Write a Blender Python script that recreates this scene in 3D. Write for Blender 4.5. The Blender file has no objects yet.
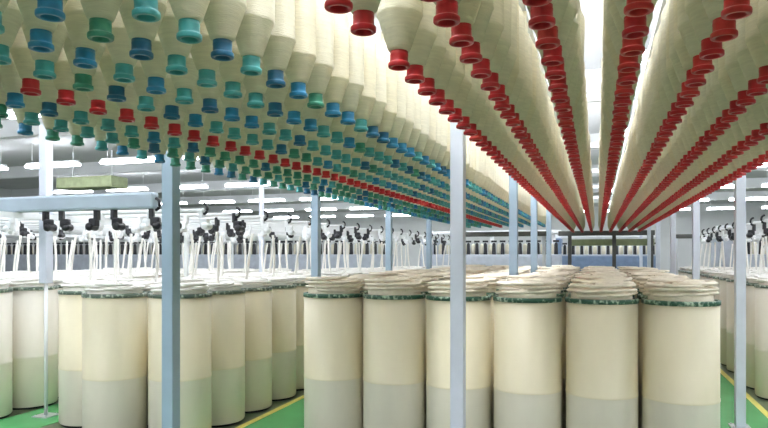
import bpy, bmesh, math, random
from math import sin, cos, pi, radians, sqrt
rnd = random.Random(7)
S = bpy.context.scene
COL = S.collection

# ------------------------------------------------------------------ camera
CAMZ = 1.505
F = 640.0
YAW = math.atan(213.0 / F)
SY, CY = sin(YAW), cos(YAW)
cam = bpy.data.cameras.new('camera')
cam.sensor_width = 36
cam.lens = F / 768 * 36
cam.shift_y = 41.0 / 768
cam.clip_end = 200
camo = bpy.data.objects.new('camera', cam)
camo.location = (0, 0, CAMZ)
camo.rotation_euler = (pi / 2, 0, YAW)
COL.objects.link(camo)
S.camera = camo

def proj(x, y, z):
    xc = x * CY + y * SY
    zc = -x * SY + y * CY
    if zc < .05:
        return (-9999, -9999, zc)
    return (384 + F * xc / zc, 255 - F * (z - CAMZ) / zc, zc)

def row_point(X, px):
    """the point of the line x = X whose image column is px"""
    zc = F * X / (CY * (px - 597.0))
    xc = (px - 384) / F * zc
    return xc * SY + zc * CY

# ------------------------------------------------------------------ colour / materials
def lin(c):
    r = []
    for v in c[:3]:
        v = v / 255.0
        r.append(v / 12.92 if v <= .04045 else ((v + .055) / 1.055) ** 2.4)
    return (r[0], r[1], r[2], 1)

def mat(name, col, rough=.6, metal=0, noise=0, nscale=8, bump=0, bscale=60, spec=.5, stretch=None, sub=0):
    m = bpy.data.materials.new(name)
    m.use_nodes = True
    nt = m.node_tree
    b = nt.nodes['Principled BSDF']
    b.inputs['Base Color'].default_value = lin(col)
    b.inputs['Roughness'].default_value = rough
    b.inputs['Metallic'].default_value = metal
    b.inputs['Specular IOR Level'].default_value = spec
    tc = nt.nodes.new('ShaderNodeTexCoord')
    mp = nt.nodes.new('ShaderNodeMapping')
    if stretch:
        mp.inputs['Scale'].default_value = stretch
    nt.links.new(tc.outputs['Object'], mp.inputs['Vector'])
    if noise:
        n = nt.nodes.new('ShaderNodeTexNoise')
        n.inputs['Scale'].default_value = nscale
        n.inputs['Detail'].default_value = 4
        nt.links.new(mp.outputs['Vector'], n.inputs['Vector'])
        r = nt.nodes.new('ShaderNodeValToRGB')
        a = lin([max(0, v * (1 - noise)) for v in col]); c = lin([min(255, v * (1 + noise)) for v in col])
        r.color_ramp.elements[0].position = .3; r.color_ramp.elements[1].position = .7
        r.color_ramp.elements[0].color = a; r.color_ramp.elements[1].color = c
        nt.links.new(n.outputs['Fac'], r.inputs['Fac'])
        nt.links.new(r.outputs['Color'], b.inputs['Base Color'])
    if bump:
        n2 = nt.nodes.new('ShaderNodeTexNoise')
        n2.inputs['Scale'].default_value = bscale
        n2.inputs['Detail'].default_value = 3
        nt.links.new(mp.outputs['Vector'], n2.inputs['Vector'])
        bp = nt.nodes.new('ShaderNodeBump')
        bp.inputs['Strength'].default_value = bump
        bp.inputs['Distance'].default_value = .004
        nt.links.new(n2.outputs['Fac'], bp.inputs['Height'])
        nt.links.new(bp.outputs['Normal'], b.inputs['Normal'])
    return m

def emis(name, col, strength):
    m = bpy.data.materials.new(name)
    m.use_nodes = True
    nt = m.node_tree
    b = nt.nodes['Principled BSDF']
    b.inputs['Base Color'].default_value = (.9, .9, .9, 1)
    b.inputs['Emission Color'].default_value = lin(col)
    b.inputs['Emission Strength'].default_value = strength
    return m

M = {}
M['yarn'] = mat('yarn_cream', (232, 226, 206), .9, noise=.03, nscale=14, bump=.5, bscale=40, spec=.15, stretch=(1, 1, 9))
M['yarn_b'] = mat('yarn_cream_warm', (232, 224, 200), .9, noise=.03, nscale=14, bump=.5, bscale=40, spec=.15, stretch=(1, 1, 9))
M['red'] = mat('tube_red', (194, 36, 48), .35, noise=.10, nscale=20)
M['red2'] = mat('tube_scarlet', (202, 50, 52), .35, noise=.10, nscale=20)
M['blue'] = mat('tube_blue', (42, 134, 184), .35, noise=.10, nscale=20)
M['teal'] = mat('tube_teal', (74, 164, 170), .35, noise=.10, nscale=20)
M['green'] = mat('tube_green', (66, 148, 126), .35, noise=.10, nscale=20)
M['navy'] = mat('tube_dark_blue', (36, 106, 146), .35, noise=.10, nscale=20)
M['tube_wood'] = mat('tube_core', (214, 205, 180), .6)
M['paint'] = mat('post_paint', (212, 217, 230), .4, noise=.03, nscale=5)
M['paint_shade'] = mat('post_paint_shade', (166, 188, 208), .4, noise=.03, nscale=5)  # same post paint, darker and bluer: shade put into the colour
M['beam'] = mat('beam_paint', (176, 190, 204), .4, noise=.03, nscale=5)
M['rail'] = mat('rail_aluminium', (200, 204, 208), .35, metal=.4)
M['black'] = mat('black_plastic', (26, 26, 32), .4)
M['darkmetal'] = mat('dark_metal', (78, 78, 74), .5, noise=.1)
M['can'] = mat('can_cream', (230, 220, 190), .42, noise=.035, nscale=3, bump=.25, bscale=25, stretch=(1, 1, .35))
M['can_lower'] = mat('can_grey', (232, 226, 208), .42, noise=.035, nscale=3, bump=.2, bscale=25, stretch=(1, 1, .35))
M['can_white'] = mat('can_pale', (234, 228, 214), .42, noise=.03, nscale=3, bump=.25, bscale=25, stretch=(1, 1, .35))
M['seam'] = mat('can_seam', (190, 186, 164), .5)
M['foot'] = mat('can_base_black', (34, 36, 34), .6)
M['sliver'] = mat('sliver_cotton', (250, 238, 220), .95, noise=.03, nscale=20, bump=.6, bscale=60, spec=.1)
M['sliver_white'] = mat('sliver_white', (252, 248, 242), .95, noise=.02, nscale=20, bump=.6, bscale=60, spec=.1)
M['floor'] = mat('floor_pale_epoxy', (92, 104, 80), .3, noise=.04, nscale=1.5)
M['green_floor'] = mat('floor_green_epoxy', (84, 168, 104), .22, noise=.06, nscale=1.5)
M['yellow'] = mat('line_yellow', (226, 214, 110), .4, noise=.05)
M['ceiling'] = mat('ceiling_white', (202, 203, 204), .8, noise=.02, nscale=1)
M['wall'] = mat('wall_grey_white', (226, 228, 228), .8, noise=.02, nscale=1)
M['white_metal'] = mat('white_metal', (236, 238, 240), .4)
M['machine'] = mat('machine_grey', (186, 192, 204), .5, noise=.04)
M['machine_blue'] = mat('machine_blue', (130, 150, 182), .5, noise=.05)
M['olive'] = mat('duct_olive', (150, 160, 122), .6, noise=.06)
M['lamp'] = emis('lamp_diffuser', (244, 248, 255), 26.0)

# speckled green rim of a can
def rim_material(name, dark, light):
    m = bpy.data.materials.new(name)
    m.use_nodes = True
    nt = m.node_tree
    b = nt.nodes['Principled BSDF']
    b.inputs['Roughness'].default_value = .35
    tc = nt.nodes.new('ShaderNodeTexCoord')
    n = nt.nodes.new('ShaderNodeTexNoise')
    n.inputs['Scale'].default_value = 34
    n.inputs['Detail'].default_value = 2
    nt.links.new(tc.outputs['Object'], n.inputs['Vector'])
    r = nt.nodes.new('ShaderNodeValToRGB')
    r.color_ramp.elements[0].position = .50; r.color_ramp.elements[1].position = .68
    r.color_ramp.elements[0].color = lin(dark); r.color_ramp.elements[1].color = lin(light)
    nt.links.new(n.outputs['Fac'], r.inputs['Fac'])
    nt.links.new(r.outputs['Color'], b.inputs['Base Color'])
    return m
M['rim'] = rim_material('can_rim_green', (44, 88, 68), (196, 214, 194))
M['rim_dark'] = rim_material('can_rim_dull', (92, 108, 96), (206, 214, 200))

# ------------------------------------------------------------------ mesh helpers
class MB:
    def __init__(s):
        s.v = []; s.f = []; s.mi = []; s.sm = []
    def add(s, vs, fs, mi=0, smooth=True):
        o = len(s.v)
        s.v += vs
        for f in fs:
            s.f.append(tuple(o + i for i in f)); s.mi.append(mi); s.sm.append(smooth)
        return s
    def box(s, c, d, mi=0, bev=0):
        x, y, z = c; a, b, h = d[0] / 2, d[1] / 2, d[2] / 2
        if bev <= 0:
            vs = [(x + i * a, y + j * b, z + k * h) for k in (-1, 1) for j in (-1, 1) for i in (-1, 1)]
            return s.add(vs, [(0, 2, 3, 1), (4, 5, 7, 6), (0, 1, 5, 4), (2, 6, 7, 3), (0, 4, 6, 2), (1, 3, 7, 5)], mi, False)
        bm = bmesh.new()
        bmesh.ops.create_cube(bm, size=1)
        for v in bm.verts:
            v.co = (x + v.co.x * d[0], y + v.co.y * d[1], z + v.co.z * d[2])
        bmesh.ops.bevel(bm, geom=bm.edges[:], offset=bev, segments=2, affect='EDGES', profile=.5)
        bm.verts.index_update()
        s.add([tuple(v.co) for v in bm.verts], [tuple(v.index for v in f.verts) for f in bm.faces], mi, False)
        bm.free()
        return s
    def lathe(s, prof, seg=20, c=(0, 0, 0), mi=0, smooth=True, axis='z'):
        """prof: (r, z) bottom to top; r=0 closes"""
        vs = []; rings = []
        for r, z in prof:
            if r <= 1e-6:
                rings.append([len(vs)]); p = [(0, 0, z)]
            else:
                rings.append(list(range(len(vs), len(vs) + seg)))
                p = [(r * cos(2 * pi * k / seg), r * sin(2 * pi * k / seg), z) for k in range(seg)]
            vs += p
        if axis == 'x':
            vs = [(z, x, y) for x, y, z in vs]
        elif axis == 'y':
            vs = [(y, z, x) for x, y, z in vs]
        vs = [(x + c[0], y + c[1], z + c[2]) for x, y, z in vs]
        fs = []
        for a, b in zip(rings, rings[1:]):
            for k in range(seg):
                k2 = (k + 1) % seg
                if len(a) == 1 and len(b) == 1: continue
                if len(a) == 1: fs.append((a[0], b[k2], b[k]))
                elif len(b) == 1: fs.append((a[k], a[k2], b[0]))
                else: fs.append((a[k], a[k2], b[k2], b[k]))
        return s.add(vs, fs, mi, smooth)
    def tube(s, pts, r, seg=6, mi=0, closed=False, flat=1.0):
        n = len(pts); vs = []; fs = []
        for i, p in enumerate(pts):
            if closed: a, b = pts[i - 1], pts[(i + 1) % n]
            else: a, b = pts[max(0, i - 1)], pts[min(n - 1, i + 1)]
            t = [b[k] - a[k] for k in range(3)]
            L = sqrt(sum(q * q for q in t)) or 1
            t = [q / L for q in t]
            up = (0, 0, 1) if abs(t[2]) < .9 else (1, 0, 0)
            u = (t[1] * up[2] - t[2] * up[1], t[2] * up[0] - t[0] * up[2], t[0] * up[1] - t[1] * up[0])
            L = sqrt(sum(q * q for q in u)); u = [q / L for q in u]
            w = (u[1] * t[2] - u[2] * t[1], u[2] * t[0] - u[0] * t[2], u[0] * t[1] - u[1] * t[0])
            rr = r[i] if isinstance(r, (list, tuple)) else r
            for k in range(seg):
                ca, sa = cos(2 * pi * k / seg) * rr, sin(2 * pi * k / seg) * rr * flat
                vs.append(tuple(p[q] + u[q] * ca + w[q] * sa for q in range(3)))
        m = n if closed else n - 1
        for i in range(m):
            j = (i + 1) % n
            for k in range(seg):
                k2 = (k + 1) % seg
                fs.append((i * seg + k, i * seg + k2, j * seg + k2, j * seg + k))
        if not closed:
            fs.append(tuple(range(seg - 1, -1, -1))); fs.append(tuple((n - 1) * seg + k for k in range(seg)))
        return s.add(vs, fs, mi, True)
    def mesh(s, name, mats):
        me = bpy.data.meshes.new(name)
        me.from_pydata(s.v, [], s.f)
        if not isinstance(mats, (list, tuple)): mats = [mats]
        for m in mats: me.materials.append(m)
        me.polygons.foreach_set('material_index', s.mi)
        me.polygons.foreach_set('use_smooth', s.sm)
        bm = bmesh.new(); bm.from_mesh(me)
        bmesh.ops.recalc_face_normals(bm, faces=bm.faces[:])
        bm.to_mesh(me); bm.free()
        me.update()
        return me

def inst(name, me, parent=None, loc=(0, 0, 0), rot=(0, 0, 0)):
    o = bpy.data.objects.new(name, me)
    COL.objects.link(o)
    o.location = loc; o.rotation_euler = rot
    if parent: o.parent = parent
    return o
def empty(name, loc=(0, 0, 0), rot=(0, 0, 0)):
    o = inst(name, None, None, loc, rot)
    o.empty_display_size = .05
    return o
def tag(o, label, cat, group=None):
    o['label'] = label; o['category'] = cat
    if group: o['group'] = group
    return o
def structure(name, mb, m):
    o = inst(name, mb.mesh(name, m)); o['kind'] = 'structure'
    return o

ONES = ['', 'first', 'second', 'third', 'fourth', 'fifth', 'sixth', 'seventh', 'eighth', 'ninth', 'tenth', 'eleventh', 'twelfth',
        'thirteenth', 'fourteenth', 'fifteenth', 'sixteenth', 'seventeenth', 'eighteenth', 'nineteenth']
TENS = ['', '', 'twenty', 'thirty', 'forty', 'fifty', 'sixty', 'seventy', 'eighty', 'ninety']
def ordinal(n):
    if n < 20: return ONES[n]
    if n % 10 == 0: return TENS[n // 10][:-1] + 'ieth'
    return TENS[n // 10] + '-' + ONES[n % 10]

# ------------------------------------------------------------------ room shell
X0, X1, Y0, Y1, ZC = -22, 16, -9, 36, 4.1
structure('floor', MB().box(((X0 + X1) / 2, (Y0 + Y1) / 2, -.05), (X1 - X0, Y1 - Y0, .1)), M['floor'])
structure('ceiling', MB().box(((X0 + X1) / 2, (Y0 + Y1) / 2, ZC + .05), (X1 - X0, Y1 - Y0, .1)), M['ceiling'])
structure('wall_back', MB().box(((X0 + X1) / 2, Y1 + .05, ZC / 2), (X1 - X0, .1, ZC)), M['wall'])
structure('wall_front', MB().box(((X0 + X1) / 2, Y0 - .05, ZC / 2), (X1 - X0, .1, ZC)), M['wall'])
structure('wall_left', MB().box((X0 - .05, (Y0 + Y1) / 2, ZC / 2), (.1, Y1 - Y0, ZC)), M['wall'])
structure('wall_right', MB().box((X1 + .05, (Y0 + Y1) / 2, ZC / 2), (.1, Y1 - Y0, ZC)), M['wall'])
for k_, (xa, xb) in enumerate(((-2.98, -2.40), (1.02, 1.55))):
    structure('floor_walkway', MB().box(((xa + xb) / 2, 14, .0015), (xb - xa, 24, .003)), M['green_floor'])
structure('floor_walkway', MB().box((-4.885, 8, .0015), (.56, 14, .003)), M['green_floor'])
structure('trim_1', MB().box((-2.95, 14, .003), (.06, 24, .006)), M['yellow'])
structure('trim_2', MB().box((1.52, 14, .003), (.06, 24, .006)), M['yellow'])
# ceiling beams across the hall
for i, y in enumerate((9.5, 14.5, 19.5, 24.5, 29.5)):
    b = MB().box(((X0 + X1) / 2, y, ZC - .16), (X1 - X0, .22, .32))
    o = structure('ceiling_beam', b, M['white_metal'])

# ------------------------------------------------------------------ light battens
housing = MB().box((0, 0, .06), (1.5, .09, .06), bev=.01).mesh('housing', M['white_metal'])
diff = MB().box((0, 0, .0), (1.46, .19, .06), bev=.015).mesh('diffuser', M['lamp'])
ly = [-4.6, -2.6, -0.8, 1.6, 4.4, 7.2, 11.5, 16.5, 21.5, 26.5, 31.5]
for j, y in enumerate(ly):
    lx = [-11.825 + 2.15 * k for k in range(10)] if y < 9 else [-16.125 + 2.15 * k for k in range(12)]
    if y < 0: lx = [-6.45 + 2.15 * k for k in range(6)]  # unseen rows behind the camera, added as front fill light
    for k, x in enumerate(lx):
        e = empty('light_batten', (x, y, 3.55))
        inst('housing', housing, e); inst('diffuser', diff, e)
        rod = MB()
        for sx in (-.6, .6): rod.tube([(sx, 0, .07), (sx, 0, ZC - 3.55 - .001)], .006, 6)
        inst('suspension_rod', rod.mesh('suspension_rod', M['white_metal']), e)
        tag(e, 'white light batten under the ceiling, %s row back, %s from the left' % (ordinal(j + 1), ordinal(k + 1)), 'ceiling light', 'light battens under the ceiling')

for k, y in enumerate((1.2, 2.9, 4.6, 6.3, 8.0, 9.7, 11.4, 13.1)):
    e = empty('light_batten', (-.784, y, 3.32), (0, 0, pi / 2))
    inst('housing', housing, e); inst('diffuser', diff, e)
    rod = MB()
    for sx in (-.6, .6): rod.tube([(sx, 0, .07), (sx, 0, ZC - 3.32 - .001)], .006, 6)
    inst('suspension_rod', rod.mesh('suspension_rod', M['white_metal']), e)
    tag(e, 'white light batten along the aisle between the two racks, %s from the near end' % ordinal(k + 1), 'ceiling light', 'light battens over the rack aisle')
# ------------------------------------------------------------------ hanging bobbins
H = .56
ZB = CAMZ + H           # lowest rim of every tube
PITCH = .16
RP = .068
def package_mesh(name, m, rp=RP, seg=28, top=.41, cone=.146):
    p = [(.0235, .049), (.029, .047), (.035, .056), (rp * .93, cone - .008), (rp * .985, cone - .002), (rp * 1.0, cone + .002), (rp * .998, cone + .008), (rp * .985, cone + .03),
         (rp * .995, .25), (rp, top - .02), (rp * .97, top), (rp * .8, top + .025), (.026, top + .075), (.0235, top + .075)]
    return MB().lathe(p, seg).mesh(name, m)
def tube_mb(mb, seg=20, c=(0, 0, 0), mi=0, s=1.0):
    p = [(.0, .17), (.019, .165), (.0205, .004), (.022, .0005), (.0225, .0), (.0305, .0), (.0318, .001), (.0326, .003), (.0328, .010), (.0324, .0125), (.0312, .0138), (.0290, .0148), (.0282, .0155), (.0276, .017), (.0272, .020),
         (.0268, .034), (.0274, .036), (.0274, .039), (.0268, .041), (.0266, .075), (.022, .18), (.0, .18)]
    return mb.lathe(p, seg, c, mi)
packs = [package_mesh('yarn_package', M['yarn']), package_mesh('yarn_package', M['yarn_b'], RP * .97, cone=.140),
         package_mesh('yarn_package', M['yarn'], RP * 1.02, cone=.155)]
tubes = {k: tube_mb(MB()).mesh('tube_end', M[k]) for k in ('red', 'red2', 'blue', 'teal', 'green', 'navy')}
core = MB().lathe([(.018, .40), (.018, .545), (.012, .55), (.012, .5998)], 10).mesh('hanger_stem', M['tube_wood'])

ROWS = []
for i in range(8):
    X = (-1.0 + .388 * i) * H
    py = {0: 68, 1: 23, 2: 26, 3: 12.4, 4: 16, 5: 82, 6: 134, 7: 159}[i]
    zc = F * H / (255 - py)
    ROWS.append(('R', i, X, (zc + X * SY) / CY))
for i in range(8):
    X = (-1.80 - .384 * i) * H
    px = [189, 141.5, 124, 82.5, 66, 50, 61, 53][i]
    ROWS.append(('L', i, X, row_point(X, px)))
ENDY = {'R': 16.6, 'L': 13.3}
cand = []
for side, i, X, yref in ROWS:
    k0 = -int((yref + .6) / PITCH)
    n = 0
    ys = []
    k = k0
    while yref + k * PITCH < ENDY[side]:
        y = yref + k * PITCH
        px, py, zc = proj(X, y, ZB)
        vis = zc > .3 and py > 0 and px > -.05 * F / zc and px < 768 + .05 * F / zc
        # an empty place in the row beside the aisle
        gap = side == 'R' and i == 0 and abs(px - 381) < 6
        if not gap and zc > .25:
            if vis: n += 1
            if side == 'R' or i == 4: c = 'red' if rnd.random() < .75 else 'red2'
            else:
                u = rnd.random()
                w = [.42, .30, .30, .18, 0, .12, .20, .25][i]
                c = 'blue' if u < w else ('teal' if u < w + .30 else ('navy' if u > .86 else 'green'))
                if i < 4 and c == 'green' and rnd.random() < .7: c = 'teal'
            cand.append(dict(side=side, i=i, x=X, y=y, n=n, vis=vis, c=c, zc=zc, ang=rnd.uniform(0, 6.28), p=rnd.choice((0, 0, 0, 1, 2)),
                             t=(rnd.uniform(-.02, .02), rnd.uniform(-.02, .02)), dx=rnd.uniform(-.003, .003), dy=rnd.uniform(-.004, .004)))
        k += 1
COLNAME = {'red': 'red', 'red2': 'scarlet', 'blue': 'blue', 'teal': 'teal', 'green': 'green', 'navy': 'dark blue'}
def rowname(side, i):
    if side == 'R':
        return ['leftmost red row of the right rack', 'second red row of the right rack', 'third red row of the right rack', 'fourth red row of the right rack',
                'fifth red row of the right rack', 'sixth red row of the right rack', 'seventh red row of the right rack', 'rightmost red row of the right rack'][i]
    if i == 4: return 'the only red row of the left rack'
    return ['aisle-side row of the left rack', 'second row of the left rack', 'third row of the left rack', 'fourth row of the left rack', '',
            'first row beyond the left rack\'s red row', 'second row beyond the left rack\'s red row', 'outermost low row of the left rack'][i]
singles = {'red': [], 'green': []}
for d in sorted(cand, key=lambda d: d['zc']):
    if not d['vis']: continue
    k = 'red' if d['c'] in ('red', 'red2') else 'green'
    if len(singles[k]) < 300:
        singles[k].append(d); d['single'] = True
for d in cand:
    if not d.get('single'): continue
    isred = d['c'] in ('red', 'red2')
    e = empty('red_ended_bobbin' if isred else 'blue_green_ended_bobbin', (d['x'] + d['dx'], d['y'] + d['dy'], ZB), (d['t'][0], d['t'][1], d['ang']))
    inst('yarn_package', packs[d['p']], e)
    inst('tube_end', tubes[d['c']], e)
    inst('hanger_stem', core, e)
    tag(e, '%s-ended cream bobbin, %s from the near end, %s' % (COLNAME[d['c']].replace(' ', '-'), ordinal(d['n']), rowname(d['side'], d['i'])), 'bobbin',
        ('red-ended bobbins hanging in the racks' if isred else 'blue and green ended bobbins hanging in the left rack'))
# the far rest of the two kinds
MATS = [M['yarn'], M['red'], M['red2'], M['blue'], M['teal'], M['green'], M['navy']]
MI = {'red': 1, 'red2': 2, 'blue': 3, 'teal': 4, 'green': 5, 'navy': 6}
far = {'red': MB(), 'green': MB()}
LP = [(.0235, .047), (.034, .057), (RP * .93, .138), (RP, .148), (RP, .39), (RP * .9, .42), (.024, .485)]
LT = [(.0, .06), (.020, .06), (.0225, 0), (.0318, .001), (.0328, .012), (.0275, .017), (.0265, .07)]
for d in cand:
    if d.get('single'): continue
    mb = far['red' if d['c'] in ('red', 'red2') else 'green']
    sg = 12 if d['zc'] < 9 else 9
    c = (d['x'] + d['dx'], d['y'] + d['dy'], ZB)
    mb.lathe(LP, sg, c, 0)
    mb.lathe(LT, sg, c, MI[d['c']])
    mb.lathe([(.014, .48), (.014, .60)], 5, c, 0)
for k, nm, lb in (('red', 'far_red_ended_bobbins', 'distant red-ended bobbins merging into lines at the far end of the racks'),
                  ('green', 'far_blue_green_ended_bobbins', 'distant blue and green ended bobbins merging at the far end of the left rack')):
    o = inst(nm, far[k].mesh(nm, MATS))
    tag(o, lb, 'bobbins'); o['kind'] = 'stuff'
# rails the bobbins hang from
for side, i, X, yref in ROWS:
    L0, L1 = .3, ENDY[side] + .1
    mb = MB().box((X, (L0 + L1) / 2, ZB + .6235), (.05, L1 - L0, .045))
    o = inst('bobbin_rail', mb.mesh('bobbin_rail', M['rail']))
    tag(o, 'grey overhead rail carrying the %s' % rowname(side, i), 'rail', 'overhead rails carrying the bobbins')

# ------------------------------------------------------------------ creel frame: posts and cross beams
XP = {'a': -.784, 'b': 1.185, 'c': -2.74, 'd': -4.885}
post_mesh = {}
def post(row, px, label, size=.08, low=False, y=None, mt='paint', x=None):
    X = XP[row] if x is None else x
    y = row_point(X, px) if y is None else y
    e = empty('creel_post', (X, y, 0))
    key = (size, low, mt)
    if key not in post_mesh:
        zt = ZB + .645
        if low:
            a = MB().box((0, 0, (1.24 + zt) / 2), (size, size, zt - 1.24), bev=.006).mesh('post_tube', M[mt])
            b = MB().tube([(0, 0, .012), (0, 0, 1.25)], .017, 10).mesh('lower_leg', M['white_metal'])
        else:
            a = MB().box((0, 0, (.012 + zt) / 2), (size, size, zt - .012), bev=.006).mesh('post_tube', M[mt])
            b = None
        f = MB().box((0, 0, .006), (size * 2, size * 2, .012), bev=.003)
        for sx in (-1, 1):
            for sy in (-1, 1): f.lathe([(.007, .012), (.007, .02), (0, .022)], 6, (sx * size * .75, sy * size * .75, 0))
        post_mesh[key] = (a, b, f.mesh('foot_plate', M['rail']))
    a, b, f = post_mesh[key]
    inst('post_tube', a, e)
    if b: inst('lower_leg', b, e)
    inst('foot_plate', f, e)
    tag(e, label, 'post', 'posts of the bobbin racks')
    return e
def snap(px, row):
    y = row_point(XP[row], px)
    k = round((y - 5.205) / .53)
    return 5.205 + k * .53
post('a', 458, 'pale lavender square steel post in front of the middle cans')
for n, px in enumerate((508, 533, 547)):
    post('a', px, '%s square post behind the tall pale post in front of the middle cans' % ordinal(n + 1), y=snap(px, 'a'), x=-.765, mt='paint_shade')
post('b', 740, 'pale square post beside the right end of the middle cans')
for n, px in enumerate((696, 673, 658, 649, 641)):
    post('b', px, '%s square post behind the pale post right of the middle cans' % ordinal(n + 1))
post('c', 171, 'thick blue-grey square post in front of the left cans', mt='paint_shade', size=.088)
for n, px in enumerate((316, 389, 429)):
    post('c', px, '%s square post behind the thick blue-grey post at left' % ordinal(n + 1), mt='paint_shade')
post('d', 46, 'pale post on a thin lower leg between the cans at far left', size=.085, low=True)
post('d', 253, 'slim grey post far behind the left creel arms', size=.06, y=8.725)
for n, y in enumerate((2.95, 5.3, 7.6, 9.9, 12.2, 14.5)):
    for sd, xa, xb in (('right', -.83, 1.24), ('left', -2.80, -.84)):
        if sd == 'left' and y > 13.4: continue
        mb = MB().box(((xa + xb) / 2, y, ZB + .675), (xb - xa, .06, .06))
        o = inst('creel_cross_beam', mb.mesh('creel_cross_beam', M['rail']))
        tag(o, 'grey cross beam above the %s rack, %s from the near end' % (sd, ordinal(n + 1)), 'beam', 'cross beams above the bobbin racks')
# dark end frame of the right rack
e = empty('rack_end_frame', (.2, 16.75, 0))
inst('top_bar', MB().box((0, 0, ZB - .02), (2.25, .1, .12), bev=.008).mesh('top_bar', M['darkmetal']), e)
inst('lower_bar', MB().box((.12, .02, ZB - .25), (2.0, .06, .16), bev=.008).mesh('lower_bar', M['olive']), e)
for sx in (-.85, .2, 1.05):
    inst('upright', MB().box((sx, 0, ZB / 2 - .04), (.09, .08, ZB - .08), bev=.006).mesh('upright', M['darkmetal']), e)
tag(e, 'dark frame closing the far end of the right bobbin rack', 'frame')

for x, y, wd, lb in ((-1.9, 13.69, 1.9, 'dark frame closing the far end of the left bobbin rack'), (3.0, 16.75, 2.6, 'dark frame right of the right rack\'s end frame')):
    e = empty('rack_end_frame', (x, y, 0))
    inst('top_bar', MB().box((0, 0, 1.95), (wd, .1, .10), bev=.008).mesh('top_bar', M['darkmetal']), e)
    for sx in (-wd / 2 + .1, wd / 2 - .1):
        inst('upright', MB().box((sx, 0, .95), (.07, .07, 1.9), bev=.006).mesh('upright', M['rail']), e)
    tag(e, lb, 'frame')

# ------------------------------------------------------------------ sliver cans
R = .25
def can_meshes(rimk, upper):
    body = MB().lathe([(R - .006, .02), (R, .03), (R, .505)], 48).mesh('lower_shell', M['can_lower'])
    up = MB().lathe([(R + .003, .50), (R + .003, .515), (R, .52), (R, 1.165), (R - .016, 1.165), (R - .016, 1.183), (0, 1.183)], 48).mesh('upper_shell', M[upper])
    rim = MB().lathe([(R + .001, 1.160), (R + .006, 1.163), (R + .006, 1.188), (R + .002, 1.192), (R - .010, 1.192), (R - .014, 1.186), (R - .014, 1.160)], 48).mesh('rim_band', M[rimk])
    foot = MB().lathe([(0, .0), (R - .02, 0), (R - .014, .022), (0, .022)], 32).mesh('base_ring', M['foot'])
    return body, up, rim, foot
CANS = {'cream': can_meshes('rim', 'can'), 'left': can_meshes('rim_dark', 'can'), 'pale': can_meshes('rim_dark', 'can_white')}
def coil_mesh(seed, height, m, loose=.009):
    q = random.Random(seed)
    mb = MB()
    n = max(9, int(height / .0052))
    off, rr = .098, .127
    for k in range(n):
        a = k * 2.399 * .42 + q.uniform(-.15, .15)
        z = .0 + height * k / n
        cx, cy = off * cos(a) + q.uniform(-loose, loose) * .4, off * sin(a) + q.uniform(-loose, loose) * .4
        r_ = rr + q.uniform(-loose, loose) * .6
        ph, tl = q.uniform(0, 6.28), q.uniform(.002, .007)
        pts = [(cx + r_ * cos(t), cy + r_ * sin(t), z + .026 + tl * sin(t + ph)) for t in [2 * pi * j / 26 for j in range(26)]]
        mb.tube(pts, .020, 6, 0, True, flat=.62)
    mb.lathe([(.215, .0), (.212, height * .75), (.14, height * .95), (0, height * .97)], 24)
    return mb.mesh('sliver_pile', m)
COILS_HI = [coil_mesh(s, h, M['sliver']) for s, h in ((1, .10), (2, .09), (3, .108), (4, .095))]
COILS_LO = [coil_mesh(s, h, M['sliver_white']) for s, h in ((5, .045), (6, .05), (7, .035))]
def strand_mesh(seed, top, z0, dx, dy):
    q = random.Random(seed)
    pts = []
    bow = q.uniform(-.014, .014)
    for k in range(15):
        t = k / 14
        b = sin(t * pi) * bow
        pts.append((dx * t + b, dy * t + b * .5, z0 + (top - z0) * t))
    return MB().tube(pts, .0135, 6).mesh('rising_strand', M['sliver_white'])
GZ = 1.715
STR = [strand_mesh(s, GZ - 1.193, .02, dx, dy) for s, dx, dy in ((11, .05, .03), (12, -.03, .04), (13, .06, .02), (14, -.05, .03), (15, .02, -.03))]
def can(x, y, label, slabel, kind, hi, strand):
    x += rnd.uniform(-.006, .006); y += rnd.uniform(-.006, .006)
    e = empty('sliver_can', (x, y, 0), (0, 0, rnd.uniform(0, 6.28)))
    b, u, r_, f = CANS[kind]
    inst('lower_shell', b, e); inst('upper_shell', u, e); inst('rim_band', r_, e); inst('base_ring', f, e)
    tag(e, label, 'can', 'sliver cans standing in blocks')
    s = empty('cotton_sliver_coil', (x, y, 1.193), (0, 0, 0))
    c = inst('coil_stack', rnd.choice(COILS_HI if hi else COILS_LO), s, rot=(0, 0, rnd.uniform(0, 6.28)))
    if strand:
        inst('rising_strand', rnd.choice(STR), s)
    tag(s, slabel, 'sliver', 'coils of sliver in the cans')
CA = 'tall cream can'
for j in range(13):
    for i in range(6):
        x, y = -2.09 + .53 * i, 4.94 + .53 * j
        if j == 0: w = 'front row of the middle block, %s from the left' % ordinal(i + 1)
        else: w = 'middle block, %s row back, %s from the left' % (ordinal(j + 1), ordinal(i + 1))
        can(x, y, '%s with green rim, %s' % (CA, w), 'cream sliver coil heaped in can, %s' % w, 'cream', True, False)
left_cols = [(-3.28, 4.50, 20, 'aisle-side file of the left block'), (-3.815, 4.35, 17, 'second file of the left block'), (-4.35, 4.65, 14, 'third file of the left block')]
for x, y0, n, w in left_cols:
    for j in range(n):
        ww = '%s in the %s' % (ordinal(j + 1), w)
        can(x, y0 + .53 * j, '%s with thin dark rim, %s' % (CA, ww), 'white sliver in can, %s' % ww, 'left', False, True)
ll_cols = [(-5.42, 4.46, 12), (-5.95, 4.76, 11), (-6.48, 5.0, 10), (-7.01, 5.5, 9), (-7.54, 6.0, 8), (-8.07, 6.6, 7)]
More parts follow.
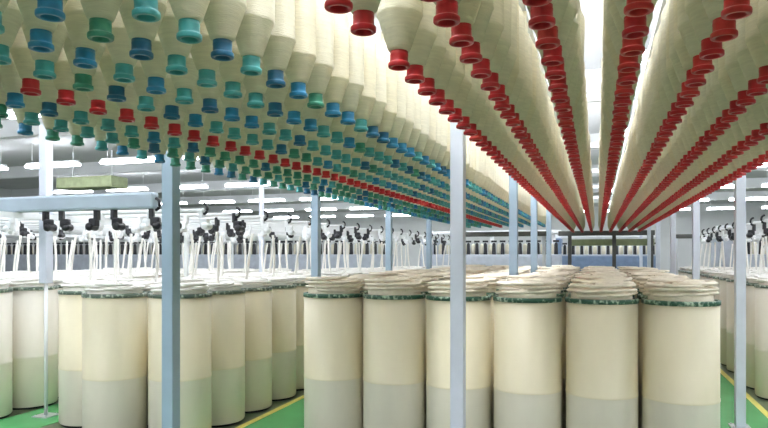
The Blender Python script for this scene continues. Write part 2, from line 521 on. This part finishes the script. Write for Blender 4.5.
for i, (x, y0, n) in enumerate(ll_cols):
    for j in range(n):
        px, py, zc = proj(x, y0 + .53 * j, 1.2)
        if px < -25: continue
        ww = '%s in the %s file beyond the far left passage' % (ordinal(j + 1), ordinal(i + 1))
        can(x, y0 + .53 * j, 'pale can, %s' % ww, 'white sliver in can, %s' % ww, 'pale', False, True)
r_cols = [(1.85, 7.70, 14), (2.38, 8.2, 12), (2.91, 8.75, 11), (3.44, 9.8, 9), (3.97, 10.9, 7)]
for i, (x, y0, n) in enumerate(r_cols):
    for j in range(n):
        ww = '%s in the %s file of the right block' % (ordinal(j + 1), ordinal(i + 1))
        can(x, y0 + .53 * j, 'pale can with dull rim, %s' % ww, 'white sliver in can, %s' % ww, 'pale', False, True)

# ------------------------------------------------------------------ creel arms with black guides over the cans
AZ = 1.905
guide = MB()
guide.box((0, 0, -.07), (.035, .05, .09), bev=.006)
guide.box((.03, 0, -.135), (.075, .055, .07), bev=.012)
guide.lathe([(0, -.045), (.03, -.045), (.034, -.03), (.026, 0), (.034, .03), (.03, .045), (0, .045)], 14, (.05, 0, -.17), axis='y')
guide_me = guide.mesh('strand_guide', M['black'])
guide_pale = guide.mesh('strand_guide', M['white_metal'])
hook = MB()
hook.tube([(.03 * sin(a) * 1.2, 0, .045 * cos(a)) for a in [pi * k / 10 for k in range(11)]], .012, 8)
hook_me = hook.mesh('end_cap', M['black'])
sgn = {1: hook_me}
def arm(x_end, y, length, direction, thick, label, cols):
    """x_end: the end at the aisle; direction -1 runs to the left"""
    e = empty('guide_gantry', (x_end, y, AZ))
    L = length * direction
    mb = MB()
    if thick: mb.box((L / 2, 0, .03), (length, .09, .13), bev=.02)
    else: mb.tube([(0, 0, -.015), (L, 0, -.015)], .02, 10)
    inst('arm_bar', mb.mesh('arm_bar', M['beam'] if thick else M['white_metal']), e)
    h = inst('end_cap', hook_me, e, rot=(0, 0, 0 if direction < 0 else pi))
    for c in cols:
        for dx in ((-.06, .11) if thick else (0.04,)):
            inst('strand_guide', guide_me if thick or rnd.random() < .5 else guide_pale, e, (c - x_end + dx, 0, .0 if thick else .02), (0, 0, rnd.choice((0, pi, .3))))
    tag(e, label, 'guide gantry', 'creel arms above the sliver cans')
LC = [c[0] for c in left_cols]; LLC = [c[0] for c in ll_cols]
arm(-3.30, 4.22, 6.2, -1, True, 'thick grey-blue creel arm nearest over the left cans', LC + LLC[:4])
for j in range(1, 20):
    y = 4.22 + .53 * j
    arm(-3.22, y, 5.6, -1, False, '%s thin white creel arm behind the thick grey-blue one' % ordinal(j), LC + (LLC if j < 12 else []))
for j in range(12):
    y = 7.6 + .53 * j
    arm(1.78, y, 3.6, 1, False, '%s white creel arm over the right block of cans' % ordinal(j + 1), [c[0] for c in r_cols])
# rails carrying the arms
for x, ya, yb, nm in ((-4.72, 4.0, 14.6, 'left'), (-8.9, 4.0, 14.6, 'far left'), (2.12, 7.2, 15.6, 'right'), (5.3, 7.2, 15.6, 'far right')):
    e = empty('gantry_support', (x, ya, 0))
    inst('long_rail', MB().box((0, (yb - ya) / 2, AZ - .06), (.04, yb - ya, .05)).mesh('long_rail', M['white_metal']), e)
    for yy in (.12 if nm != 'left' else 2.6, yb - ya - .2):
        inst('support_leg', MB().box((0, yy, (AZ - .085) / 2), (.04, .04, AZ - .085)).mesh('support_leg', M['white_metal']), e)
    tag(e, 'white support rail under the %s creel arms' % nm, 'rail')

# ------------------------------------------------------------------ roving frames far behind
flyer = MB()
flyer.lathe([(0, 0), (.05, 0), (.055, .02), (.05, .06), (.045, .27), (.03, .31), (0, .32)], 10)
flyer.box((0, 0, .35), (.15, .03, .05))
fly_me = flyer.mesh('flyer', M['black'])
pk_me = MB().lathe([(0, 0), (.06, .01), (.065, .06), (.06, .25), (0, .3)], 12).mesh('roving_package', M['yarn'])
def frame(x0, x1, y, label, nf, blue=False):
    e = empty('roving_frame', (x0, y, 0))
    L = x1 - x0
    inst('body', MB().box((L / 2, 0, .76), (L, .9, 1.52), bev=.02).mesh('body', M['machine']), e)
    inst('front_panel', MB().box((L / 2, -.46, 1.24), (L - .1, .02, .46), bev=.006).mesh('front_panel', M['machine_blue'] if blue else M['machine']), e)
    for k in range(nf):
        x = (k + .5) * L / nf
        inst('flyer', fly_me, e, (x, -.30, 1.52))
    for k in range(nf):
        x = (k + .5) * L / nf + .5 * L / nf
        if k < nf - 1: inst('roving_package', pk_me, e, (x, -.18, 1.52))
    inst('top_rail', MB().box((L / 2, .1, 2.12), (L, .25, .10), bev=.02).mesh('top_rail', M['white_metal']), e)
    for x in (.2, L / 2, L - .2):
        inst('stanchion', MB().box((x, .1, 1.80), (.1, .1, .56), bev=.008).mesh('stanchion', M['white_metal']), e)
    hb = MB().box((.12, 0, 1.02), (.36, 1.0, 2.04), bev=.03)
    inst('drive_head', hb.mesh('drive_head', M['machine_blue'] if blue else M['machine']), e)
    tag(e, label, 'machine', 'roving frames in the background')
frame(-20.5, -5.2, 16.2, 'long grey machine with dark flyers far behind the left cans', 68)
frame(-4.6, -.9, 17.6, 'grey machine with dark flyers behind the centre aisle', 16)
frame(-1.4, 1.8, 22.0, 'pale blue machine seen under the far end of the right rack', 12, True)
frame(2.6, 10.5, 16.2, 'long grey machine with dark flyers behind the right cans', 34)
# air duct under the ceiling
e = empty('air_duct', (-12, 12.9, 3.3))
inst('duct', MB().box((0, 0, 0), (1.7, .6, .28), bev=.03).mesh('duct', M['olive']), e)
st = MB()
for x in (-.6, .6): st.box((x, 0, .47), (.03, .03, .66))
inst('strap', st.mesh('strap', M['white_metal']), e)
tag(e, 'short olive air duct hanging under the ceiling at left', 'duct')

# ------------------------------------------------------------------ world, view
w = bpy.data.worlds.new('world'); S.world = w
w.use_nodes = True
w.node_tree.nodes['Background'].inputs['Color'].default_value = (.9, .95, 1, 1)
w.node_tree.nodes['Background'].inputs['Strength'].default_value = .4
S.view_settings.view_transform = 'Standard'
S.view_settings.look = 'None'
S.view_settings.gamma = 1
S.view_settings.exposure = 0.14
S.cycles.max_bounces = 8
S.cycles.diffuse_bounces = 5
S.cycles.use_denoising = True
S.cycles.sample_clamp_indirect = 6
